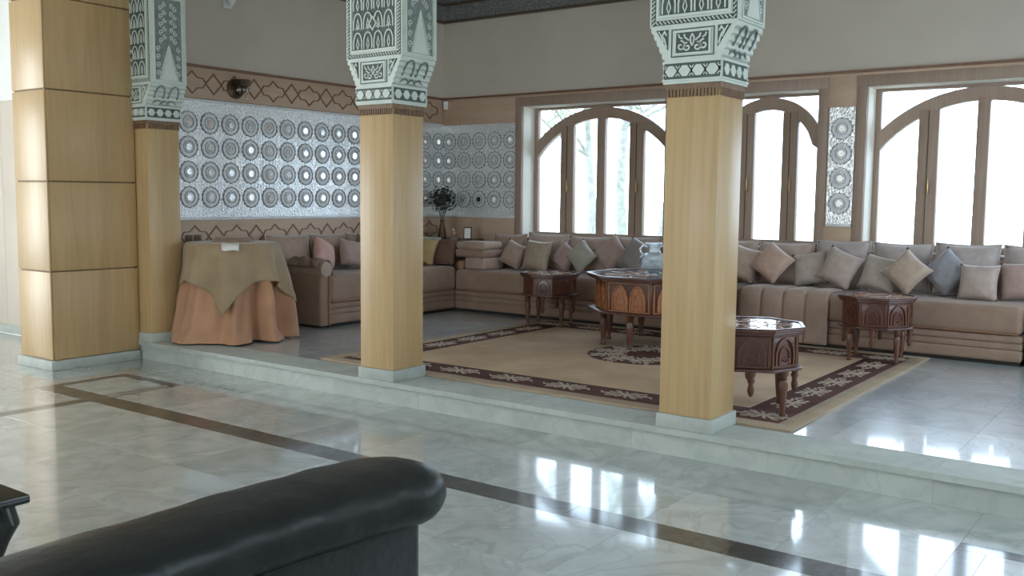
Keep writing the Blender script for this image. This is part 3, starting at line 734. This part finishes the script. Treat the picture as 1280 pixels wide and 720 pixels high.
throw('grey-brown throw pillow leaning on the filigree wall sofa beside the rosy one', 'mauve', (-7.677, 7.503, 0.868), .29, 12, -22, -8, seed=71, left=True)
throw('dark olive throw pillow on the filigree wall sofa beside the oak column', 'olive', (-7.739, 7.799, 0.884), .29, 20, -18, 0, seed=72, left=True)
throw('gold throw pillow at the corner end of the filigree wall sofa', 'gold', (-7.515, 8.487, 0.866), .30, 8, -20, 24, seed=73)
throw('dark rust throw pillow in the sofa corner beside the gold one', 'rust', (-7.378, 8.684, 0.852), .31, -3, -25, 14, seed=74)

# folded shawl lying on the sofa arm
M_SHAWL = plain('shawl_wool', (.25, .18, .13), .85, var=.25, scale=14, bmp=.3, bscale=70)
def shawl(u, v):
    ph = math.radians(-80+185*v); hang = max(0, v-.86)*.30
    r = .094+.009*(1+math.sin(15*u+6*v))+.006*(1+math.cos(11*v+5*u))
    return (-7.64+.44*u+.012*math.sin(7*v), 6.655+r*math.sin(ph), .765+r*math.cos(ph)-hang)
o = MB().grid(shawl, 24, 20).build('shawl', M_SHAWL, None, smooth=True, angle=180); so = o.modifiers.new('t', 'SOLIDIFY'); so.thickness = .012
tag(o, 'crumpled taupe shawl lying over the rolled sofa arm', 'shawl')

# ================================================================== TABLES
def octpoly(r, a0=PI/8): return [(r*math.cos(a0+i*PI/4), r*math.sin(a0+i*PI/4)) for i in range(8)]
def oct_table(label, loc, R, H, body, rot=0, group=None, leg_r=None, nlegs=4, topmat=None, carved=False):
    t = thing('octagonal_table', label, 'table', (loc[0], loc[1], S+.0142), (0, 0, rot), group)
    H = H-.0155
    f = lambda z: frame((0, 0, z), (1, 0, 0), (0, 1, 0)); k = math.cos(PI/8)
    tp = MB(); tp.prism(octpoly(R*.96), f(H-.045), 0, .02); tp.prism(octpoly(R), f(H-.025), 0, .018); top = tp.build('tabletop', M_DARKWOOD, t, bevel=.004)
    rim = MB(); p = octpoly(R*.965); rim.ribbon(p, R*.07, .010, f(H-.010), True); rim.build('rim', M_DARKWOOD, top, bevel=.002, seg=1)
    MB().prism(octpoly(R*.92), f(H-.012), 0, .006).build('inset', topmat or M_TABLEGLASS, top)
    inl = MB(); 
    for i in range(8): 
        a = i*PI/4; inl.ribbon([(R*.35*math.cos(a), R*.35*math.sin(a)), (R*.55*math.cos(a+.25), R*.55*math.sin(a+.25)), (R*.75*math.cos(a), R*.75*math.sin(a)), (R*.55*math.cos(a-.25), R*.55*math.sin(a-.25))], R*.03, .0078, f(H-.012), True)
    inl.ribbon([(R*.30*math.cos(i*PI/8), R*.30*math.sin(i*PI/8)) for i in range(16)], R*.05, .0079, f(H-.012), True)
    inl.build('star_inlay', M_CARVED, top)
    Rb = R*.86; z0 = H-.045-body
    bd = MB().prism(octpoly(Rb), f(z0), 0, body).build('apron', M_DARKWOOD, t, bevel=.004)
    MB().prism(octpoly(R*.97), f(z0-.016), 0, .016).build('lower_moulding', M_DARKWOOD, t, bevel=.004)
    side = 2*Rb*math.sin(PI/8)
    for i in range(8):
        a = PI/4*i+PI/4; O = Vector((Rb*k*math.cos(a), Rb*k*math.sin(a), z0)); U = Vector((-math.sin(a), math.cos(a), 0)); fr = (O, U, Vector((0, 0, 1)), U.cross(Vector((0, 0, 1))))
        pn = MB(); n = 2 if R > .5 else 1
        pn.ribbon([(-side*.45, .012), (side*.45, .012), (side*.45, body-.012), (-side*.45, body-.012)], .010, .008, fr, True)
        for q in range(n):
            cw = side*.80/n; u0 = -side*.40+q*cw
            pn.ribbon(arch_pts(u0+cw*.08, .02, cw*.84, body*.80), .012, .012, fr)
            if carved: pn.prism(arch_pts(u0+cw*.10, .02, cw*.80, body*.76), fr, 0, .004)
            pn.ribbon(arch_pts(u0+cw*.25, .02, cw*.50, body*.55), .009, .009, fr)
            pn.ribbon(spiral(u0+cw*.38, body*.22, cw*.12, 1.2, 0, 1), .007, .009, fr); pn.ribbon(spiral(u0+cw*.62, body*.22, cw*.12, 1.2, PI, -1), .007, .009, fr)
        pn.build('carved_panel', M_CARVED if carved else M_INLAY2, bd)
    # turned legs and short turned pendants
    lr = leg_r or R*.80; lh = z0-.016
    prof = [(.016, 0), (.020, .012), (.014, .03), (.019, lh*.25), (.026, lh*.55), (.029, lh*.70), (.020, lh*.80), (.027, lh*.83), (.020, lh*.86), (.030, lh*.90), (.030, lh)]
    sc_ = 1.0 if R < .5 else 1.25
    pend = [(.004, lh*.45), (.016, lh*.50), (.022, lh*.60), (.014, lh*.72), (.024, lh*.80), (.018, lh*.86), (.026, lh*.92), (.026, lh)]
    LM = MB().lathe([(r*sc_, z) for r, z in prof], n=12).mesh('leg', M_LEG, smooth=True, angle=50); PM = MB().lathe([(r*sc_, z) for r, z in pend], n=12).mesh('pendant', M_LEG, smooth=True, angle=50)
    for i in range(nlegs):
        a = 2*PI*i/nlegs+PI/4; obj('leg', LM, t, (lr*math.cos(a), lr*math.sin(a), 0))
    if nlegs == 4:
        for i in range(4): obj('pendant', PM, t, (lr*math.cos(i*PI/2), lr*math.sin(i*PI/2), 0))
    return t
M_INLAY2 = wood('table_carving', (.17, .065, .038), (.11, .04, .025), .35, (14, 14, 3))
M_LEG = wood('table_leg', (.15, .062, .034), (.09, .036, .02), .32, (14, 14, 3))
oct_table('dark carved octagonal table standing on the rug corner beside the oak column', (-2.34, 5.76), .345, .565, .205, rot=.42, group='small octagonal tables', leg_r=.275)
oct_table('dark octagonal table with glossy top in front of the sofa under the wide window', (-2.26, 8.27), .325, .555, .20, rot=.15, group='small octagonal tables', leg_r=.26)
oct_table('small dark octagonal table in front of the mauve and pink pillows', (-5.57, 8.28), .315, .565, .17, rot=.3, group='small octagonal tables', leg_r=.255)
oct_table('large carved red-brown octagonal table carrying the glass vase', (-4.08, 7.82), .66, .66, .27, rot=.0, leg_r=.50, nlegs=8, carved=True)

# glass vase
vs = thing('vase', 'clear cut-glass vase with two handles on the carved table', 'vase', (-4.10, 7.77, .8172))
MB().lathe([(.07, 0), (.075, .012), (.055, .03), (.10, .055), (.128, .09), (.13, .14), (.11, .175), (.062, .20), (.055, .225), (.06, .26), (.078, .285), (.070, .285), (.052, .258), (.046, .225), (.052, .205), (.10, .168), (.118, .14), (.116, .09), (.09, .062), (.01, .045)], n=24, cap=False).build('body', M_VASE, vs, smooth=True, angle=30)
for s_ in (-1, 1):
    MB().tube([(s_*.058, 0, .255), (s_*.10, 0, .265), (s_*.125, 0, .235), (s_*.115, 0, .20), (s_*.09, 0, .178)], .009, 8).build('handle', M_VASE, vs, rot=(0, 0, .63), smooth=True)
lf = MB()
for i in range(16):
    a = random.uniform(0, 6.28); r = random.uniform(.01, .08); c = Vector((r*math.cos(a), r*math.sin(a), random.uniform(.07, .12)))
    d = Vector((random.uniform(-1, 1), random.uniform(-1, 1), random.uniform(-.2, 1))).normalized()*.03; e = d.cross(Vector((0, 0, 1))).normalized()*.010
    lf.add([c-d, c+e, c+d, c-e], [(0, 1, 2, 3)])
stuff(lf.build('foliage', M_LEAF, vs))

# ---------------------------------------------------------------- covered round table
TC = (-7.43, 5.72); TZ = 1.045
tb = thing('round_table', 'round table hidden under peach and olive cloths', 'table', (TC[0], TC[1], S))
MB().lathe([(.385, 0), (.395, .012), (.385, .03)], n=40).build('tabletop', M_DARKWOOD, tb, (0, 0, TZ-S-.03))
MB().lathe([(.22, 0), (.20, .03), (.05, .07), (.05, TZ-S-.06), (.12, TZ-S-.031)], n=20).build('pedestal', M_DARKWOOD, tb, smooth=True)
def sstep(a, b, x): x = max(0, min(1, (x-a)/(b-a))); return x*x*(3-2*x)
def clear(r, th, m):
    # keep the cloth off the neighbouring column
    while r > .3 and TC[0]+r*math.cos(th) < -7.655+m and TC[1]+r*math.sin(th) < 5.37+m: r -= .004
    while TC[0]+r*math.cos(th) < -8.0: r -= .004
    return r
V0 = 4/30
def under(u, v):
    th = 2*PI*u-PI; d = math.degrees(th)
    rgt = sstep(-60, -10, d)*(1-sstep(80, 130, d))
    if v <= V0+1e-6: r = .402*(v/V0); z = TZ+.004
    else:
        t = (v-V0)/(1-V0); flare = .15-.05*rgt+.03*sstep(-125, -105, d)*(1-sstep(-95, -60, d))
        fold = (.030+.045*rgt)*math.sin(th*9+1.2+.8*math.sin(2*th))+(.014+.030*rgt)*math.sin(th*19+.4+2*t)
        r = .405+flare*t**1.3+fold*min(1, t*1.8); z = TZ+.004-t*(TZ-S-.012)
        if t > .9: r += .04*(t-.9)/.1*(1+math.sin(th*7))
    r = clear(r, th, .006)
    return (r*math.cos(th), r*math.sin(th), z)
o = MB().grid(under, 144, 30, closeu=True).build('tablecloth', M_CLOTH1, None, (TC[0], TC[1], 0), smooth=True, angle=180)
tag(o, 'peach floor-length cloth falling in folds over the round table', 'tablecloth')
def over(u, v):
    th = 2*PI*u; q = th-math.radians(-47); a = .755
    pm = a/max(abs(math.cos(q-PI/4)), abs(math.sin(q-PI/4))); Rt = .412; kv = 10/26
    rho = Rt*v/kv if v <= kv else Rt+(pm-Rt)*(v-kv)/(1-kv)
    if v <= kv+1e-6: r = rho; z = TZ+.010
    else:
        e = rho-Rt; r = Rt+.012+e*.20+(.045*math.sin(4*q*2+.6)+.022*math.sin(th*13))*min(1, e*3.0); z = TZ+.010-e*.965
        ux, uy, uz = under((th+PI) / (2*PI) % 1, V0+(1-V0)*min(1, max(.001, (TZ+.004-z)/(TZ-S-.012))))
        r = clear(max(r, math.hypot(ux, uy)+.008), th, .0)
    return (r*math.cos(th), r*math.sin(th), z)
o = MB().grid(over, 144, 26, closeu=True).build('overlay_cloth', M_CLOTH2, None, (TC[0], TC[1], 0), smooth=True, angle=180)
so = o.modifiers.new('t', 'SOLIDIFY'); so.thickness = .004; so.offset = 1
tag(o, 'olive square cloth draped cornerwise over the peach tablecloth', 'tablecloth')
def napkin(u, v):
    x, y = .15*(u-.5), .22*v; dz = 0
    if v > .7: y = .154+.035*min(1, (v-.7)*8)+.10*(v-.7); dz = -.24*max(0, v-.76)
    return (x, y, .004+dz+.004*math.sin(8*u+5*v))
o = MB().grid(napkin, 6, 10).build('napkin', M_PAPER, None, (TC[0]+.20, TC[1]-.18, TZ+.0125), rot=(0, 0, math.radians(-128)), smooth=True, angle=180)
so = o.modifiers.new('t', 'SOLIDIFY'); so.thickness = .003
tag(o, 'white paper napkin hanging over the edge of the covered table', 'napkin')
fb = MB()
for i in range(3): fb.box(-.17+.01*i, .17-.015*i, -.12+.008*i, .12-.01*i, i*.016, (i+1)*.016-.001)
tag(fb.build('folded_cloth', M_SOFA, None, (TC[0]-.02, TC[1]+.03, TZ+.0132), rot=(0, 0, .7), bevel=.007), 'folded brown cloth lying on top of the covered table', 'cloth')

# ---------------------------------------------------------------- things in the corner and on the walls
ct = thing('corner_table', 'dark wooden corner table between the two sofas', 'table', (-7.66, 9.1, S))
MB().box(-.36, .30, -.30, .36, .775, .815).build('tabletop', M_CORNERWOOD, ct, bevel=.006)
MB().box(-.34, .28, -.28, .34, .69, .775).build('apron', M_CORNERWOOD, ct, bevel=.004)
for sx in (-.31, .25):
    for sy in (-.25, .31): MB().box(sx-.025, sx+.025, sy-.025, sy+.025, 0, .69).build('leg', M_CORNERWOOD, ct, bevel=.004)
fv = thing('flower_vase', 'dark dried flower bouquet in a slim vase in the corner', 'flowers', (-7.78, 9.15, S+.815))
MB().lathe([(.045, 0), (.055, .03), (.04, .12), (.022, .20), (.03, .235)], n=14).build('vase', M_BRONZE, fv, smooth=True)
fl_ = MB(); rr = random.Random(3)
for i in range(190):
    d = Vector((rr.gauss(0, 1), rr.gauss(0, 1), rr.gauss(0, 1))).normalized(); c = Vector((0, 0, .49))+Vector((d.x*.19, d.y*.19, d.z*.17))*rr.uniform(.35, 1)
    u = d.orthogonal().normalized()*rr.uniform(.02, .038); v = d.cross(u).normalized()*rr.uniform(.012, .025)
    fl_.add([c-u, c+v+d*.01, c+u, c-v+d*.01], [(0, 1, 2, 3)])
stuff(fl_.build('blossoms', M_DRIED, fv))
sm = MB()
for i in range(10):
    a = 2*PI*i/10; sm.tube([(0, 0, .2), (.04*math.cos(a), .04*math.sin(a), .33), (.11*math.cos(a), .11*math.sin(a), .46)], .004, 5)
sm.build('stems', M_BARK, fv)
tr = MB(); tr.box(-.16, .16, -.10, .10, 0, .008); tr.ribbon([(-.16, -.10), (.16, -.10), (.16, .10), (-.16, .10)], .012, .022, frame((0, 0, 0), (1, 0, 0), (0, 1, 0)), True)
tag(tr.build('tray', M_RING, None, (-7.83, 8.89, S+.816), rot=(0, 0, .1)), 'pale metal tray at the front of the corner table', 'tray')
pf = thing('photo_frame', 'small pale picture frame standing on the corner table', 'picture frame', (-7.40, 9.18, S+.815), (0, 0, .5))
MB().box(-.05, .05, -.008, .008, 0, .155).build('frame', M_DARKWOOD, pf, rot=(math.radians(-8), 0, 0), bevel=.003)
MB().box(-.038, .038, -.011, -.008, .015, .14).build('picture', M_PAPER, pf, rot=(math.radians(-8), 0, 0))
gb = thing('ornament', 'small greenish ornament beside the picture frame', 'ornament', (-7.50, 9.03, S+.815))
MB().lathe([(.03, 0), (.035, .012), (.012, .03), (.03, .055), (.038, .08), (.02, .105), (.006, .125)], n=14).build('body', M_CLOTH2, gb, smooth=True)
MB().lathe([(.013, 0), (.013, .01), (.002, .02)], (0, 0, .118), 10).build('knob', M_PAPER, gb, smooth=True)
# white uplight high on the filigree wall
ul = thing('wall_uplight', 'small white plaster uplight high on the beige wall above the wood band', 'wall lamp', (XL, 6.17, 3.33))
MB().box(0, .03, -.05, .05, 0, .22).build('backplate', M_WHITEWALL, ul, bevel=.006)
MB().lathe([(.01, .01), (.03, .03), (.06, .10), (.075, .17), (.068, .17), (.05, .10), (.02, .04)], (.085, 0, 0), 16).build('bowl', M_WHITEWALL, ul, smooth=True)
# wall sconce on the wood band
scn = thing('wall_sconce', 'brown wall sconce with crystal drops on the wood band', 'wall lamp', (XL+.02, 6.25, 2.555))
MB().lathe([(.10, 0), (.10, .012), (.07, .022), (.02, .03)], n=20).build('backplate', M_BRONZE, scn, rot=(0, PI/2, 0), smooth=True)
MB().tube([(.02, 0, -.03), (.07, .0, -.07), (.12, .0, -.05), (.13, .0, .0)], .012, 8).build('arm', M_BRONZE, scn, smooth=True)
MB().lathe([(.02, 0), (.055, .02), (.075, .085), (.068, .085), (.045, .025)], (.13, 0, -.005), 16).build('shade', M_BRONZE, scn, smooth=True)
dr = MB().lathe([(.001, 0), (.013, .018), (.001, .036)], n=6).mesh('crystal_drop', M_BOSS)
for i in range(10):
    a = 2*PI*i/10; obj('crystal_drop', dr, scn, (.13+.06*math.cos(a), .06*math.sin(a), -.035))
for i in range(6): obj('crystal_drop', dr, scn, (.05, .10+.02*(i % 2), -.10+.035*i))
for i, y_ in enumerate((5.675, 5.775)):
    so_ = thing('wall_socket', 'dark square wall socket on the low wood band beside the first column', 'socket', (XL+.02, y_, 1.065), group='pair of wall sockets')
    MB().box(0, .010, -.04, .04, -.04, .04).build('plate', M_BRONZE, so_, bevel=.003)
    MB().lathe([(.026, 0), (.026, .004), (.02, .004), (.02, .001)], n=14).build('insert', M_CORNERWOOD, so_, (.010, 0, 0), (0, PI/2, 0))
sn = thing('motion_sensor', 'small white sensor high in the corner', 'sensor', (XL+.06, YW-.03, 2.60), (0, 0, math.radians(45)))
MB().box(-.03, .03, -.02, .025, 0, .10).build('housing', M_WHITEWALL, sn, bevel=.008)
MB().box(-.02, .02, -.025, -.019, .02, .055).build('lens', M_PAPER, sn, bevel=.003)

# ================================================================== FOREGROUND
ls = thing('leather_sofa', 'black leather sofa with a thick rolled back', 'sofa', (-1.56, .755, 0))
SOFZ = .822
def roll(u, v):
    a = 2*PI*u; yy = -1.55+v*2.56; e = 1
    cap = .16
    if v > 1-cap/2.56: q = (v-(1-cap/2.56))/(cap/2.56); e = math.sqrt(max(0, 1-q*q))*.985+.012; 
    if v < cap/2.56: q = 1-v/(cap/2.56); e = math.sqrt(max(0, 1-q*q))*.985+.012
    wr = 1+.018*math.sin(yy*21+2*math.cos(a))+.010*math.sin(yy*47+3*a)
    bul = 1+.05*sstep(.78, .97, v)
    rx, rz = .135*e*wr*bul, .074*e*wr*bul
    ca, sa = math.cos(a), math.sin(a)
    return (.015+rx*math.copysign(abs(ca)**.85, ca), yy, SOFZ+rz*math.copysign(abs(sa)**.85, sa)-.012*math.sin(PI*v)*0-.02*sstep(.80, 1, v))
MB().grid(roll, 40, 90, closeu=True).build('back_roll', M_LEATHER, ls, smooth=True, angle=180)
MB().box(-.14, .10, -1.40, .90, .06, .78).build('back_panel', M_LEATHER, ls, bevel=.03, seg=3)
MB().box(-.95, -.12, -1.25, .74, .06, .30).build('seat_base', M_LEATHER, ls, bevel=.03)
for i in range(2): MB().box(-.92, -.13, -1.22+i*.98, -.26+i*.98, .305, .45).build('seat_cushion', M_LEATHER, ls, bevel=.05, seg=4)
for y0 in (-1.42, .76): MB().box(-.98, -.13, y0, y0+.17, .06, .47).build('armrest', M_LEATHER, ls, bevel=.06, seg=4)
for x_ in (-.9, .04):
    for y_ in (-1.3, .82): MB().lathe([(.02, 0), (.03, .065)], (x_, y_, 0), 10).build('foot', M_LACQUER, ls)
lt = thing('coffee_table', 'low black lacquered coffee table with curved legs', 'table', (-4.25, 1.42, 0))
MB().box(-.62, .60, -.52, .42, .30, .335).build('tabletop', M_LACQUER, lt, bevel=.008)
MB().box(-.55, .53, -.45, .35, .22, .30).build('apron', M_LACQUER, lt, bevel=.01)
for sx in (-1, 1):
    for sy in (-1, 1):
        cx = -.01+sx*.50; cy = -.05+sy*.36
        MB().tube([(cx+sx*.03, cy+sy*.03, 0), (cx+sx*.005, cy+sy*.005, .05), (cx+sx*.02, cy+sy*.02, .16), (cx+sx*.035, cy+sy*.035, .22), (cx+sx*.02, cy+sy*.02, .299)], [.032, .026, .045, .062, .06], 12).build('leg', M_LACQUER, lt, smooth=True)

# ================================================================== GARDEN
struct(MB().box(-80, 60, YW+.36, 120, -.4, -.1).build('ground_garden', M_SOIL))
def tree(label, x, y, h, seed):
    r = random.Random(seed); t = thing('tree', label, 'tree', (x, y, -.1), group='pale garden trees outside the windows')
    b = MB(); lv = MB()
    def branch(p, d, L, rad, lev):
        pts = [p]; q = p
        for i in range(4):
            d = (d+Vector((r.gauss(0, .12), r.gauss(0, .12), r.gauss(.02, .06)))).normalized(); q = q+d*L/4; pts.append(q)
        b.tube(pts, [rad*(1-.14*i) for i in range(5)], 6)
        if lev < 3:
            for i in range(4 if lev else 7):
                a = r.uniform(0, 6.28); k = pts[r.randint(1 if lev else 2, 4)]
                nd = Vector((math.cos(a)*.7, math.sin(a)*.7, r.uniform(.3, 1))).normalized(); branch(k, nd, L*r.uniform(.35, .5), rad*.45, lev+1)
        if lev > 1:
            for i in range(6):
                c = pts[r.randint(1, 4)]+Vector((r.gauss(0, .12), r.gauss(0, .12), r.gauss(-.1, .12))); u = Vector((r.gauss(0, 1), r.gauss(0, 1), -1.5)).normalized()*.09; v = u.orthogonal().normalized()*.03
                lv.add([c-u, c+v, c+u, c-v], [(0, 1, 2, 3)])
    branch(Vector((0, 0, 0)), Vector((r.gauss(0, .05), 0, 1)).normalized(), h, h*.022, 0)
    b.build('trunk', M_BARK, t); stuff(lv.build('foliage', M_LEAF, t))
for i, (x, y, h, lb) in enumerate(((-13.3, 21.6, 5.5, 'slender pale tree seen through the second light of the corner window'), (-16.3, 28.6, 8, 'pale tree with forked trunk seen through the third light of the corner window'), (-18.4, 35.5, 8, 'pale tree seen through the last light of the corner window'), (-29, 38, 9, 'pale tree far back seen through the first light of the corner window'))):
    tree(lb, x, y, h, 11+i)
